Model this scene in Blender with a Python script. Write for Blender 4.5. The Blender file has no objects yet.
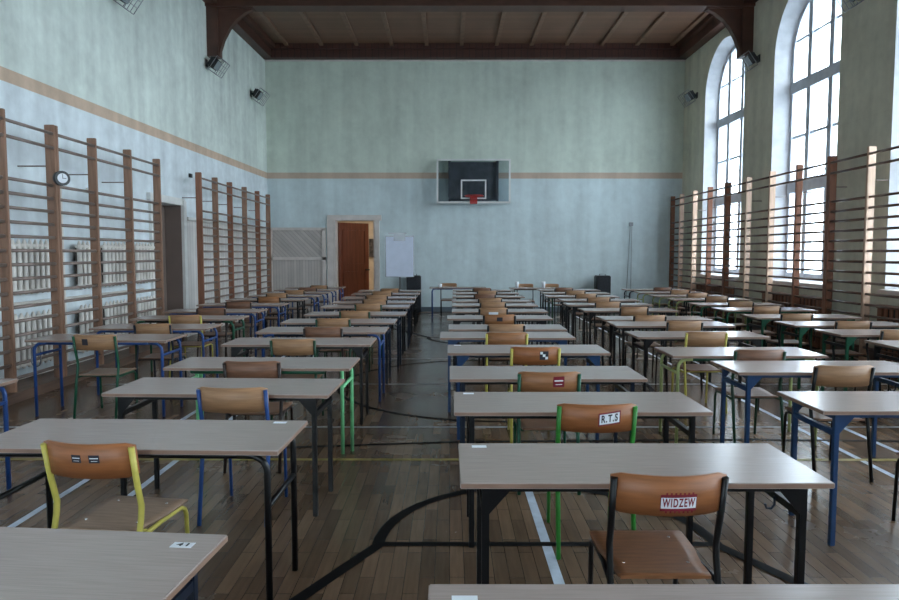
import bpy, bmesh, math, random
from mathutils import Vector, Matrix
R = math.radians
random.seed(7)
sc = bpy.context.scene
col = sc.collection

# ------------------------------------------------------------ camera, world, exposure
CAM_H = 1.512
cd = bpy.data.cameras.new('camera'); cam = bpy.data.objects.new('camera', cd); col.objects.link(cam)
cd.sensor_width = 36.0; cd.lens = 684 / 899 * 36.0; cd.clip_start = 0.05; cd.clip_end = 300
cam.location = (0, 0, CAM_H)
cam.rotation_euler = (R(90) - math.atan(47.5 / 684), 0, 0)
sc.camera = cam
sc.view_settings.view_transform = 'Standard'
sc.view_settings.look = 'None'
sc.view_settings.gamma = 1.0
sc.view_settings.exposure = 1.75
w = bpy.data.worlds.new('world'); sc.world = w; w.use_nodes = True
bg = w.node_tree.nodes['Background']
bg.inputs[0].default_value = (0.74, 0.89, 1.0, 1); bg.inputs[1].default_value = 4.6
sc.cycles.max_bounces = 10; sc.cycles.diffuse_bounces = 6; sc.cycles.transparent_max_bounces = 16
sc.cycles.sample_clamp_indirect = 4.0

YF = 17.5          # far wall
YB = -4.0          # wall behind the camera
XR = 5.9           # window wall
ZC = 6.72          # boarded ceiling
def xl(y): return -4.62 - 0.025 * (YF - y) * (1 if y > 6 else 1)   # left wall, not quite parallel
WIN_Y = [15.0, 11.62, 8.2, 4.8, 1.4, -2.0]

# ------------------------------------------------------------ materials
def lin(c):
    return tuple(((v / 255) / 12.92 if v / 255 <= 0.04045 else ((v / 255 + 0.055) / 1.055) ** 2.4) for v in c)
MATS = {}
def mat(name, rgb, rough=0.5, metal=0.0, var=0.06, scale=6.0, spec=0.5, bump=0.0, stretch=None):
    if name in MATS: return MATS[name]
    m = bpy.data.materials.new(name); m.use_nodes = True; nt = m.node_tree; b = nt.nodes['Principled BSDF']
    c = lin(rgb)
    tc = nt.nodes.new('ShaderNodeTexCoord'); no = nt.nodes.new('ShaderNodeTexNoise')
    no.inputs['Scale'].default_value = scale; no.inputs['Detail'].default_value = 4
    if stretch:
        mp = nt.nodes.new('ShaderNodeMapping'); mp.inputs['Scale'].default_value = stretch
        nt.links.new(tc.outputs['Object'], mp.inputs[0]); nt.links.new(mp.outputs[0], no.inputs[0])
    else:
        nt.links.new(tc.outputs['Object'], no.inputs[0])
    rp = nt.nodes.new('ShaderNodeValToRGB')
    rp.color_ramp.elements[0].position = 0.3; rp.color_ramp.elements[1].position = 0.7
    rp.color_ramp.elements[0].color = tuple(v * (1 - var * 2) for v in c) + (1,)
    rp.color_ramp.elements[1].color = tuple(min(1, v * (1 + var * 2)) for v in c) + (1,)
    nt.links.new(no.outputs[0], rp.inputs[0]); nt.links.new(rp.outputs[0], b.inputs['Base Color'])
    b.inputs['Roughness'].default_value = rough; b.inputs['Metallic'].default_value = metal
    b.inputs['Specular IOR Level'].default_value = spec
    if bump:
        bp = nt.nodes.new('ShaderNodeBump'); bp.inputs['Strength'].default_value = bump; bp.inputs['Distance'].default_value = 0.01
        nt.links.new(no.outputs[0], bp.inputs['Height']); nt.links.new(bp.outputs[0], b.inputs['Normal'])
    MATS[name] = m
    return m

def wall_mat(name, upper, lower, stripe, z0, z1, stain=0.10):
    m = bpy.data.materials.new(name); m.use_nodes = True; nt = m.node_tree; N = nt.nodes; L = nt.links; b = N['Principled BSDF']
    b.inputs['Roughness'].default_value = 0.85; b.inputs['Specular IOR Level'].default_value = 0.2
    g = N.new('ShaderNodeNewGeometry'); sp = N.new('ShaderNodeSeparateXYZ'); L.new(g.outputs['Position'], sp.inputs[0])
    def gt(v):
        n = N.new('ShaderNodeMath'); n.operation = 'GREATER_THAN'; n.inputs[1].default_value = v; L.new(sp.outputs['Z'], n.inputs[0]); return n
    def mix(f, a, c):
        n = N.new('ShaderNodeMix'); n.data_type = 'RGBA'
        L.new(f, n.inputs[0])
        for i, v in ((6, a), (7, c)):
            if isinstance(v, tuple): n.inputs[i].default_value = v + (1,)
            else: L.new(v, n.inputs[i])
        return n.outputs[2]
    base = mix(gt(z0).outputs[0], lin(lower), lin(stripe))
    base = mix(gt(z1).outputs[0], base, lin(upper))
    # blotchy ageing of the limewash: large soft clouds and vertical runs
    n1 = N.new('ShaderNodeTexNoise'); n1.inputs['Scale'].default_value = 0.9; n1.inputs['Detail'].default_value = 7; n1.inputs['Roughness'].default_value = 0.65
    L.new(g.outputs['Position'], n1.inputs[0])
    mp = N.new('ShaderNodeMapping'); mp.inputs['Scale'].default_value = (2.2, 2.2, 0.22); L.new(g.outputs['Position'], mp.inputs[0])
    n2 = N.new('ShaderNodeTexNoise'); n2.inputs['Scale'].default_value = 1.6; n2.inputs['Detail'].default_value = 4; L.new(mp.outputs[0], n2.inputs[0])
    n3 = N.new('ShaderNodeTexNoise'); n3.inputs['Scale'].default_value = 7.0; n3.inputs['Detail'].default_value = 5; L.new(g.outputs['Position'], n3.inputs[0])
    a1 = N.new('ShaderNodeMath'); a1.operation = 'ADD'; L.new(n1.outputs[0], a1.inputs[0]); L.new(n2.outputs[0], a1.inputs[1])
    a2 = N.new('ShaderNodeMath'); a2.operation = 'MULTIPLY_ADD'; a2.inputs[1].default_value = 0.5; L.new(n3.outputs[0], a2.inputs[0]); L.new(a1.outputs[0], a2.inputs[2])
    mr = N.new('ShaderNodeMapRange'); mr.inputs['From Min'].default_value = 0.85; mr.inputs['From Max'].default_value = 1.65
    mr.inputs['To Min'].default_value = 1 - stain * 1.6; mr.inputs['To Max'].default_value = 1 + stain; L.new(a2.outputs[0], mr.inputs[0])
    vm = N.new('ShaderNodeVectorMath'); vm.operation = 'SCALE'; L.new(base, vm.inputs[0]); L.new(mr.outputs[0], vm.inputs['Scale'])
    L.new(vm.outputs[0], b.inputs['Base Color'])
    bp = N.new('ShaderNodeBump'); bp.inputs['Strength'].default_value = 0.25; bp.inputs['Distance'].default_value = 0.02
    L.new(n3.outputs[0], bp.inputs['Height']); L.new(bp.outputs[0], b.inputs['Normal'])
    return m

def floor_mat():
    m = bpy.data.materials.new('parquet'); m.use_nodes = True; nt = m.node_tree; N = nt.nodes; L = nt.links; b = N['Principled BSDF']
    g = N.new('ShaderNodeNewGeometry'); mp = N.new('ShaderNodeMapping'); mp.inputs['Rotation'].default_value = (0, 0, R(90))
    L.new(g.outputs['Position'], mp.inputs[0])
    br = N.new('ShaderNodeTexBrick'); L.new(mp.outputs[0], br.inputs[0])
    br.inputs['Scale'].default_value = 1.0; br.inputs['Brick Width'].default_value = 0.42; br.inputs['Row Height'].default_value = 0.07
    br.inputs['Mortar Size'].default_value = 0.0015; br.inputs['Mortar Smooth'].default_value = 0.1; br.offset = 0.37; br.offset_frequency = 2
    br.inputs['Color1'].default_value = lin((124, 100, 80)) + (1,); br.inputs['Color2'].default_value = lin((88, 70, 55)) + (1,)
    br.inputs['Mortar'].default_value = lin((50, 40, 33)) + (1,)
    n = N.new('ShaderNodeTexNoise'); n.inputs['Scale'].default_value = 1.3; n.inputs['Detail'].default_value = 8; L.new(g.outputs['Position'], n.inputs[0])
    mp2 = N.new('ShaderNodeMapping'); mp2.inputs['Scale'].default_value = (30, 2.5, 1); L.new(g.outputs['Position'], mp2.inputs[0])
    n2 = N.new('ShaderNodeTexNoise'); n2.inputs['Scale'].default_value = 1.5; n2.inputs['Detail'].default_value = 5; L.new(mp2.outputs[0], n2.inputs[0])
    ad = N.new('ShaderNodeMath'); ad.operation = 'ADD'; L.new(n.outputs[0], ad.inputs[0]); L.new(n2.outputs[0], ad.inputs[1])
    mr = N.new('ShaderNodeMapRange'); mr.inputs['From Min'].default_value = 0.6; mr.inputs['From Max'].default_value = 1.4
    mr.inputs['To Min'].default_value = 0.72; mr.inputs['To Max'].default_value = 1.2; L.new(ad.outputs[0], mr.inputs[0])
    vm = N.new('ShaderNodeVectorMath'); vm.operation = 'SCALE'; L.new(br.outputs[0], vm.inputs[0]); L.new(mr.outputs[0], vm.inputs['Scale'])
    L.new(vm.outputs[0], b.inputs['Base Color'])
    mr2 = N.new('ShaderNodeMapRange'); mr2.inputs['To Min'].default_value = 0.14; mr2.inputs['To Max'].default_value = 0.36; L.new(n.outputs[0], mr2.inputs[0])
    L.new(mr2.outputs[0], b.inputs['Roughness'])
    bp = N.new('ShaderNodeBump'); bp.inputs['Strength'].default_value = 0.15; bp.inputs['Distance'].default_value = 0.003
    L.new(br.outputs[1], bp.inputs['Height']); bp.invert = True; L.new(bp.outputs[0], b.inputs['Normal'])
    return m

def board_mat(name, rgb, axis, pitch, dark=0.45, rough=0.55):
    """boards with a dark joint every `pitch` metres along axis ('X','Y','Z' or 'D' diagonal)"""
    m = bpy.data.materials.new(name); m.use_nodes = True; nt = m.node_tree; N = nt.nodes; L = nt.links; b = N['Principled BSDF']
    g = N.new('ShaderNodeNewGeometry'); sp = N.new('ShaderNodeSeparateXYZ'); L.new(g.outputs['Position'], sp.inputs[0])
    if axis == 'D':
        s = N.new('ShaderNodeMath'); s.operation = 'ADD'; L.new(sp.outputs['X'], s.inputs[0]); L.new(sp.outputs['Z'], s.inputs[1]); src = s.outputs[0]
    else: src = sp.outputs[axis]
    d = N.new('ShaderNodeMath'); d.operation = 'DIVIDE'; d.inputs[1].default_value = pitch; L.new(src, d.inputs[0])
    fr = N.new('ShaderNodeMath'); fr.operation = 'FRACT'; L.new(d.outputs[0], fr.inputs[0])
    fl = N.new('ShaderNodeMath'); fl.operation = 'FLOOR'; L.new(d.outputs[0], fl.inputs[0])
    wn = N.new('ShaderNodeTexWhiteNoise'); wn.noise_dimensions = '1D'; L.new(fl.outputs[0], wn.inputs['W'])
    gt = N.new('ShaderNodeMath'); gt.operation = 'GREATER_THAN'; gt.inputs[1].default_value = 0.13; L.new(fr.outputs[0], gt.inputs[0])
    n = N.new('ShaderNodeTexNoise'); n.inputs['Scale'].default_value = 2.5; n.inputs['Detail'].default_value = 6; L.new(g.outputs['Position'], n.inputs[0])
    mr = N.new('ShaderNodeMapRange'); mr.inputs['To Min'].default_value = dark; mr.inputs['To Max'].default_value = 1; L.new(gt.outputs[0], mr.inputs[0])
    m1 = N.new('ShaderNodeMath'); m1.operation = 'MULTIPLY_ADD'; m1.inputs[1].default_value = 0.18; m1.inputs[2].default_value = 0.71; L.new(wn.outputs[0], m1.inputs[0])
    m2 = N.new('ShaderNodeMath'); m2.operation = 'MULTIPLY_ADD'; m2.inputs[1].default_value = 0.4; L.new(n.outputs[0], m2.inputs[0]); L.new(m1.outputs[0], m2.inputs[2])
    m3 = N.new('ShaderNodeMath'); m3.operation = 'MULTIPLY'; L.new(m2.outputs[0], m3.inputs[0]); L.new(mr.outputs[0], m3.inputs[1])
    rgbn = N.new('ShaderNodeRGB'); rgbn.outputs[0].default_value = lin(rgb) + (1,)
    vm = N.new('ShaderNodeVectorMath'); vm.operation = 'SCALE'; L.new(rgbn.outputs[0], vm.inputs[0]); L.new(m3.outputs[0], vm.inputs['Scale'])
    L.new(vm.outputs[0], b.inputs['Base Color']); b.inputs['Roughness'].default_value = rough
    return m

def glass_mat(name, tint=(1, 1, 1), gloss=0.06):
    m = bpy.data.materials.new(name); m.use_nodes = True; nt = m.node_tree; N = nt.nodes; L = nt.links
    N.remove(N['Principled BSDF']); out = N['Material Output']
    t = N.new('ShaderNodeBsdfTransparent'); t.inputs[0].default_value = tint + (1,)
    gl = N.new('ShaderNodeBsdfGlossy'); gl.inputs['Roughness'].default_value = 0.03
    mx = N.new('ShaderNodeMixShader'); mx.inputs[0].default_value = gloss
    L.new(t.outputs[0], mx.inputs[1]); L.new(gl.outputs[0], mx.inputs[2]); L.new(mx.outputs[0], out.inputs[0])
    return m

M_floor = floor_mat()
M_far = wall_mat('far_wall_paint', (210, 219, 206), (206, 219, 221), (200, 178, 160), 3.38, 3.53, 0.13)
M_left = wall_mat('left_wall_paint', (226, 234, 226), (228, 236, 240), (212, 186, 164), 3.38, 3.53, 0.17)
M_right = wall_mat('window_wall_paint', (216, 214, 196), (216, 214, 196), (186, 164, 140), 3.42, 3.421, 0.16)
M_reveal = mat('reveal_paint', (205, 205, 208), 0.8, var=0.05)
M_ceil = board_mat('ceiling_boards', (122, 88, 68), 'Y', 0.085, 0.55)
M_beam = mat('dark_beam_wood', (80, 50, 38), 0.5, var=0.12, scale=4, stretch=(1, 1, 1))
M_rib = mat('ceiling_rib_wood', (124, 92, 72), 0.5, var=0.1)
M_cornice = board_mat('cornice_wood', (76, 44, 34), 'X', 0.16, 0.55)
M_white = mat('white_gloss_paint', (225, 225, 222), 0.4, var=0.03)
M_winframe = mat('window_frame_paint', (206, 212, 222), 0.45, var=0.05)
M_panel = board_mat('pale_vertical_boards', (188, 180, 174), 'X', 0.075, 0.7)
M_paneld = board_mat('pale_diagonal_boards', (184, 176, 170), 'D', 0.11, 0.7)
M_panelY = board_mat('pale_side_boards', (226, 222, 218), 'Y', 0.12, 0.75)
M_trim = mat('pale_trim_paint', (206, 196, 190), 0.5, var=0.05)
M_sidedoor = board_mat('grey_brown_door_boards', (128, 112, 104), 'Y', 0.10, 0.6)
M_browndoor = mat('brown_door_varnish', (122, 62, 38), 0.35, var=0.12, scale=3, stretch=(6, 6, 0.6))
M_wood = mat('wall_bar_wood', (138, 104, 84), 0.45, var=0.15, scale=3, stretch=(8, 8, 0.7))
M_wood_lit = mat('wall_bar_lit_wood', (194, 162, 138), 0.45, var=0.12, scale=3, stretch=(8, 8, 0.7))  # paler copy of the post wood: window light put into the colour
M_wood3 = mat('wall_bar_red_wood', (134, 88, 66), 0.45, var=0.15, scale=3, stretch=(8, 8, 0.7))
M_rung = mat('rung_wood', (122, 106, 98), 0.35, var=0.15, scale=3)
M_rungd = mat('dark_rung_wood', (96, 72, 60), 0.35, var=0.12, scale=3)
M_rad = mat('radiator_enamel', (234, 228, 220), 0.4, var=0.05)
M_steel = mat('dull_steel', (150, 152, 156), 0.35, 0.7, var=0.05)
M_black = mat('black_plastic', (22, 23, 26), 0.45, var=0.1)
M_top = mat('desk_laminate', (166, 152, 146), 0.22, var=0.05, scale=4, spec=0.6, stretch=(1.5, 40, 1))
M_edge = mat('desk_edge', (134, 106, 90), 0.45, var=0.06)
M_seatwood = mat('seat_plywood', (128, 96, 76), 0.4, var=0.1, scale=5, stretch=(2, 14, 2))
BACKW = [mat('back_plywood_orange', (146, 98, 62), 0.5, var=0.10, scale=4, stretch=(1.5, 4, 14)),
         mat('back_plywood_tan', (154, 116, 84), 0.5, var=0.10, scale=4, stretch=(1.5, 4, 14)),
         mat('back_plywood_brown', (118, 82, 62), 0.5, var=0.14, scale=4, stretch=(1.5, 4, 14)),
         mat('back_plywood_deep', (146, 90, 52), 0.48, var=0.10, scale=4, stretch=(1.5, 4, 14))]
PAINT = {'black': (8, 9, 12), 'navy': (16, 26, 42), 'blue': (36, 68, 124), 'mid blue': (28, 56, 92), 'green': (26, 78, 56),
         'bright green': (48, 122, 48), 'mint': (120, 196, 140), 'lime': (158, 168, 112), 'yellow': (186, 174, 84), 'dark green': (28, 62, 44), 'dark brown': (44, 34, 32)}
def paint(c): return mat(c.replace(' ', '_') + '_enamel', PAINT[c], 0.35, var=0.08, scale=14, spec=0.35)
M_paper = mat('white_paper', (226, 230, 236), 0.7, var=0.02)
M_ink = mat('dark_ink', (40, 38, 48), 0.7)
M_redink = mat('dark_red_ink', (120, 22, 40), 0.6)
M_glass = glass_mat('window_glass')
M_bglass = glass_mat('backboard_glass', (0.78, 0.82, 0.84), 0.015)

# ------------------------------------------------------------ mesh helpers
class MB:
    def __init__(s): s.b = bmesh.new(); s.mi = 0
    def _fin(s, vs, mi):
        fs = set(f for v in vs for f in v.link_faces)
        for f in fs: f.material_index = mi
    def box(s, c, d, rz=0, mi=0, bev=0.0, M=None):
        r = bmesh.ops.create_cube(s.b, size=1.0); vs = r['verts']
        T = Matrix.Translation(c) @ Matrix.Rotation(rz, 4, 'Z') if M is None else M
        bmesh.ops.transform(s.b, matrix=T @ Matrix.Diagonal((d[0], d[1], d[2], 1)), verts=vs)
        s._fin(vs, mi)
        if bev:
            es = list(set(e for v in vs for e in v.link_edges))
            bmesh.ops.bevel(s.b, geom=es, offset=bev, segments=2, affect='EDGES', clamp_overlap=True)
        return s
    def tube(s, pts, r, n=8, mi=0, rr=None, caps=True):
        pts = [Vector(p) for p in pts]; rings = []
        t0 = (pts[1] - pts[0]).normalized()
        up = Vector((0, 0, 1)) if abs(t0.z) < 0.9 else Vector((0, 1, 0))
        u = t0.cross(up).normalized(); 
        for i, p in enumerate(pts):
            if i == 0: t = t0
            elif i == len(pts) - 1: t = (pts[-1] - pts[-2]).normalized()
            else: t = ((pts[i] - pts[i - 1]).normalized() + (pts[i + 1] - pts[i]).normalized()).normalized()
            u = (u - t * u.dot(t)).normalized(); v = t.cross(u)
            ra = r if rr is None else rr[i]
            rings.append([s.b.verts.new(p + (u * math.cos(2 * math.pi * k / n) + v * math.sin(2 * math.pi * k / n)) * ra) for k in range(n)])
        for a, c in zip(rings, rings[1:]):
            for k in range(n):
                f = s.b.faces.new((a[k], a[(k + 1) % n], c[(k + 1) % n], c[k])); f.material_index = mi; f.smooth = True
        if caps:
            f = s.b.faces.new(rings[0][::-1]); f.material_index = mi
            f = s.b.faces.new(rings[-1]); f.material_index = mi
        return s
    def poly(s, pts, mi=0):
        f = s.b.faces.new([s.b.verts.new(p) for p in pts]); f.material_index = mi; return s
    def prism(s, pts, d, mi=0):
        """polygon pts extruded by vector d"""
        d = Vector(d); a = [s.b.verts.new(p) for p in pts]; c = [s.b.verts.new(Vector(p) + d) for p in pts]; n = len(a)
        fs = [s.b.faces.new(a[::-1]), s.b.faces.new(c)] + [s.b.faces.new((a[k], a[(k + 1) % n], c[(k + 1) % n], c[k])) for k in range(n)]
        for f in fs: f.material_index = mi
        return s
    def mesh(s, name, mats, fix=True):
        if fix: bmesh.ops.recalc_face_normals(s.b, faces=s.b.faces)
        me = bpy.data.meshes.new(name); s.b.to_mesh(me); s.b.free()
        for m in (mats if isinstance(mats, (list, tuple)) else [mats]): me.materials.append(m)
        return me
def link(name, me, parent=None, loc=None, rz=None):
    o = bpy.data.objects.new(name, me); col.objects.link(o)
    if parent: o.parent = parent
    if loc is not None: o.location = loc
    if rz is not None: o.rotation_euler = (0, 0, rz)
    return o
def part(name, mb, mats, parent=None, fix=True): return link(name, mb.mesh(name, mats, fix), parent)
def struct(name, mb, mats, fix=True, parent=None):
    o = part(name, mb, mats, parent, fix)
    if parent is None: o['kind'] = 'structure'
    return o
def thing(name, label, cat, loc, rz=0, group=None):
    o = bpy.data.objects.new(name, None); o.empty_display_size = 0.1; col.objects.link(o); o.location = loc; o.rotation_euler = (0, 0, rz)
    o['label'] = label; o['category'] = cat
    if group: o['group'] = group
    return o
def text_mesh(body, size, width=None):
    cu = bpy.data.curves.new('lettering', 'FONT'); cu.body = body; cu.size = size; cu.align_x = 'CENTER'; cu.align_y = 'CENTER'; cu.offset = size * 0.03; cu.space_character = 1.22
    o = bpy.data.objects.new('lettering', cu); col.objects.link(o)
    dg = bpy.context.evaluated_depsgraph_get(); me = bpy.data.meshes.new_from_object(o.evaluated_get(dg))
    bpy.data.objects.remove(o); bpy.data.curves.remove(cu)
    xs = [v.co.x for v in me.vertices]; k = (width / (max(xs) - min(xs))) if width else 1
    cx = (max(xs) + min(xs)) / 2
    for v in me.vertices: v.co.x = (v.co.x - cx) * k
    return me
def arc(cx, cy, r, a0, a1, n): return [(cx + r * math.cos(a0 + (a1 - a0) * i / n), cy + r * math.sin(a0 + (a1 - a0) * i / n)) for i in range(n + 1)]

def portal(loc, rot, sx, sy):
    d = bpy.data.lights.new('sky_portal', 'AREA'); d.shape = 'RECTANGLE'; d.size = sx; d.size_y = sy; d.cycles.is_portal = True
    o = bpy.data.objects.new('sky_portal', d); col.objects.link(o); o.location = loc; o.rotation_euler = rot
# ------------------------------------------------------------ room shell
fl = MB().box((0.5, (YF + YB) / 2, -0.05), (12.5, YF - YB + 1.0, 0.1)); FLOOR = struct('floor', fl, M_floor)
def line_strip(pts, w_, m, z=0.0012):
    mb = MB(); P = [Vector((x * 0.9755, y * 0.9755, z)) for x, y in pts]; L_, R_ = [], []
    for i, p in enumerate(P):
        t = (P[min(i + 1, len(P) - 1)] - P[max(i - 1, 0)]).normalized(); nrm = Vector((-t.y, t.x, 0)) * w_ / 2
        L_.append(mb.b.verts.new(p + nrm)); R_.append(mb.b.verts.new(p - nrm))
    for i in range(len(P) - 1): mb.b.faces.new((R_[i], R_[i + 1], L_[i + 1], L_[i]))
    return part('court_line', mb, m, FLOOR, fix=False)
M_lw = mat('white_line_paint', (190, 200, 214), 0.4, var=0.12, scale=9); M_lb = mat('black_line_paint', (10, 10, 12), 0.6, var=0.1, spec=0.2); M_ly = mat('yellow_line_paint', (150, 134, 70), 0.4, var=0.12, scale=9)
M_lw2 = mat('worn_white_line_paint', (160, 162, 166), 0.4, var=0.15, scale=9)
for x in (-2.48, -2.04, 3.08, 3.49): line_strip([(x, -3.5), (x, 16.6)], 0.045, M_lw)
line_strip([(0.515, -3.5), (0.515, 5.0)], 0.05, M_lw, 0.0016)
for y in (5.99, 7.98, 9.9): line_strip([(-4.2, y), (5.6, y)], 0.04, M_lw2, 0.0020)
line_strip([(-4.2, 5.04), (5.6, 5.02)], 0.05, M_ly, 0.0024)
line_strip([(-3.0, 5.20), (-1.2, 5.36), (0.05, 5.51), (2.5, 5.58), (4.4, 5.5)], 0.045, M_lb, 0.0028)
line_strip([(0.52 + p[0], 7.98 + p[1]) for p in arc(0, 0, 1.8, 0, 2 * math.pi, 64)], 0.045, M_lb, 0.0032)
for s_, y0 in ((1, 3.54), (-1, 12.4)):
    line_strip([(-0.37, y0), (1.41, y0)], 0.05, M_lb, 0.0036)
    line_strip([(0.52 + p[0], y0 + p[1] * s_) for p in arc(0, 0, 0.90, 0, math.pi, 32)], 0.065, M_lb, 0.0040)
    line_strip([(-0.37, y0), (-0.37 - 0.315 * 3.2, y0 - s_ * 0.6 * 3.2)], 0.065, M_lb, 0.0044)
    line_strip([(1.41, y0), (1.41 + 0.315 * 3.2, y0 - s_ * 0.6 * 3.2)], 0.065, M_lb, 0.0048)

# ceiling
struct('ceiling', MB().box((0.6, (YF + YB) / 2, ZC + 0.05), (12.8, YF - YB + 1.0, 0.1)), M_ceil)
cb = MB(); x = -4.0
while x < 5.9:
    cb.box((x, (YF + YB) / 2, ZC - 0.03), (0.09, YF - YB, 0.06)); x += 0.86
struct('ceiling_rib', cb, M_rib).name = 'trim_1'
# cornice along far wall and side walls (stepped)
cf = MB().box((0.6, YF - 0.11, 6.56), (11.6, 0.22, 0.32)).box((0.6, YF - 0.16, 6.66), (11.6, 0.32, 0.12)).box((0.6, YF - 0.13, 6.43), (11.6, 0.26, 0.05))
struct('trim_2', cf, M_cornice)
struct('trim_3', MB().box((XR - 0.11, (YF + YB) / 2, 6.56), (0.22, YF - YB, 0.32)).box((XR - 0.16, (YF + YB) / 2, 6.66), (0.32, YF - YB, 0.12)), M_beam)
s3 = MB()
for zz, hh, dd in ((6.56, 0.32, 0.22), (6.66, 0.12, 0.34)):
    s3.prism([(xl(YF) + dd, YF, zz - hh / 2), (xl(YB) + dd, YB, zz - hh / 2), (xl(YB) - 0.05, YB, zz - hh / 2), (xl(YF) - 0.05, YF, zz - hh / 2)], (0, 0, hh))
struct('trim_4', s3, M_beam)
struct('trim_5', MB().box((0.6, YF - 0.02, 6.385), (11.4, 0.04, 0.03)), M_trim)

# far wall with a doorway
DX0, DX1, DZ = -2.93, -1.90, 2.32
fw = MB(); XL0, XR0 = -5.2, 6.5
def fr_(x0, x1, z0, z1): fw.box(((x0 + x1) / 2, YF + 0.15, (z0 + z1) / 2), (x1 - x0, 0.3, z1 - z0))
fr_(XL0, DX0, 0, 7.0); fr_(DX1, XR0, 0, 7.0); fr_(DX0, DX1, DZ, 7.0)
struct('wall_far', fw, M_far)
# left wall with side doorway
LD0, LD1, LDZ = 11.0, 12.20, 2.34
lw = MB()
def lquad(y0, y1, z0, z1):
    lw.prism([(xl(y0), y0, z0), (xl(y1), y1, z0), (xl(y1) - 0.45, y1, z0), (xl(y0) - 0.45, y0, z0)], (0, 0, z1 - z0))
lquad(YB, LD0, 0, 7.0); lquad(LD1, YF, 0, 7.0); lquad(LD0, LD1, LDZ, 7.0)
struct('wall_left', lw, M_left)
bw_ = MB(); FILL_OPENINGS = [(-3.4, -1.6)]; xx = -5.6  # opening added in the unseen back wall to let in fill light
for a, c in FILL_OPENINGS + [(6.6, 6.6)]:
    bw_.box(((xx + a) / 2, YB - 0.15, 3.5), (a - xx, 0.3, 7.0)); xx = c
for a, c in FILL_OPENINGS: bw_.box(((a + c) / 2, YB - 0.15, 0.5), (c - a, 0.3, 1.0)).box(((a + c) / 2, YB - 0.15, 6.6), (c - a, 0.3, 0.8))
struct('wall_back', bw_, M_far)
for k, (a, c) in enumerate(FILL_OPENINGS):
    f = MB()
    for x in (a + 0.05, (2 * a + c) / 3, (a + 2 * c) / 3, c - 0.05): f.box((x, YB - 0.12, 3.6), (0.09, 0.08, 5.2))
    for z in (1.05, 2.7, 4.45, 6.15): f.box(((a + c) / 2, YB - 0.12, z), (c - a, 0.08, 0.1))
    fill_window = struct('window_%d' % (k + 7), f, M_winframe)  # added window, unseen, brightens surfaces that face the camera
    part('pane', MB().poly([(a, YB - 0.12, 1), (c, YB - 0.12, 1), (c, YB - 0.12, 6.2), (a, YB - 0.12, 6.2)]), M_glass, fill_window)
# window wall: arched openings, splayed
HW, SPR, SILL = 1.06, 5.03, 0.99
HWI, SPRI, SILLI = 0.97, 5.01, 1.07       # at the frame, 0.30 m out
GX = XR + 0.30
rw = MB()
def arch(hw, spr, sill, n=24):
    """outline going from bottom near side up, over and down to bottom far side (y offset, z)"""
    return [(-hw, sill)] + [(-hw * math.cos(math.pi * i / n), spr + hw * math.sin(math.pi * i / n)) for i in range(n + 1)] + [(hw, sill)]
edges = [YB]
for cy in sorted(WIN_Y): edges += [cy - HW, cy + HW]
edges += [YF]
def rface(pts, x=XR): rw.poly([(x, p[0], p[1]) for p in pts])
for x in (XR, XR + 0.5):
    for i in range(0, len(edges), 2):
        if edges[i + 1] - edges[i] > 0.01: rface([(edges[i], 0), (edges[i + 1], 0), (edges[i + 1], 7.0), (edges[i], 7.0)], x)
    for cy in WIN_Y:
        rface([(cy - HW, 0), (cy + HW, 0), (cy + HW, SILL), (cy - HW, SILL)], x)
        A = arch(HW, SPR, SILL)[1:-1]
        for a, c in zip(A, A[1:]): rface([(cy + a[0], a[1]), (cy + c[0], c[1]), (cy + c[0], 7.0), (cy + a[0], 7.0)], x)
struct('wall_right', rw, M_right)
rv = MB()
for cy in WIN_Y:
    A = arch(HW, SPR, SILL); B = arch(HWI, SPRI, SILLI)
    n = len(A)
    for i in range(n):
        j = (i + 1) % n
        rv.poly([(XR, cy + A[i][0], A[i][1]), (XR, cy + A[j][0], A[j][1]), (GX, cy + B[j][0], B[j][1]), (GX, cy + B[i][0], B[i][1])])
        rv.poly([(GX, cy + B[i][0], B[i][1]), (GX, cy + B[j][0], B[j][1]), (XR + 0.5, cy + B[j][0], B[j][1]), (XR + 0.5, cy + B[i][0], B[i][1])])
struct('trim_6', rv, M_reveal)
# sky portals in the window openings
for cy in WIN_Y:
    portal((XR + 0.45, cy, 3.6), (0, R(90), 0), 5.2, 2.1)
for a, c in FILL_OPENINGS: portal(((a + c) / 2, YB - 0.28, 3.6), (R(90), 0, 0), c - a, 5.2)
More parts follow.
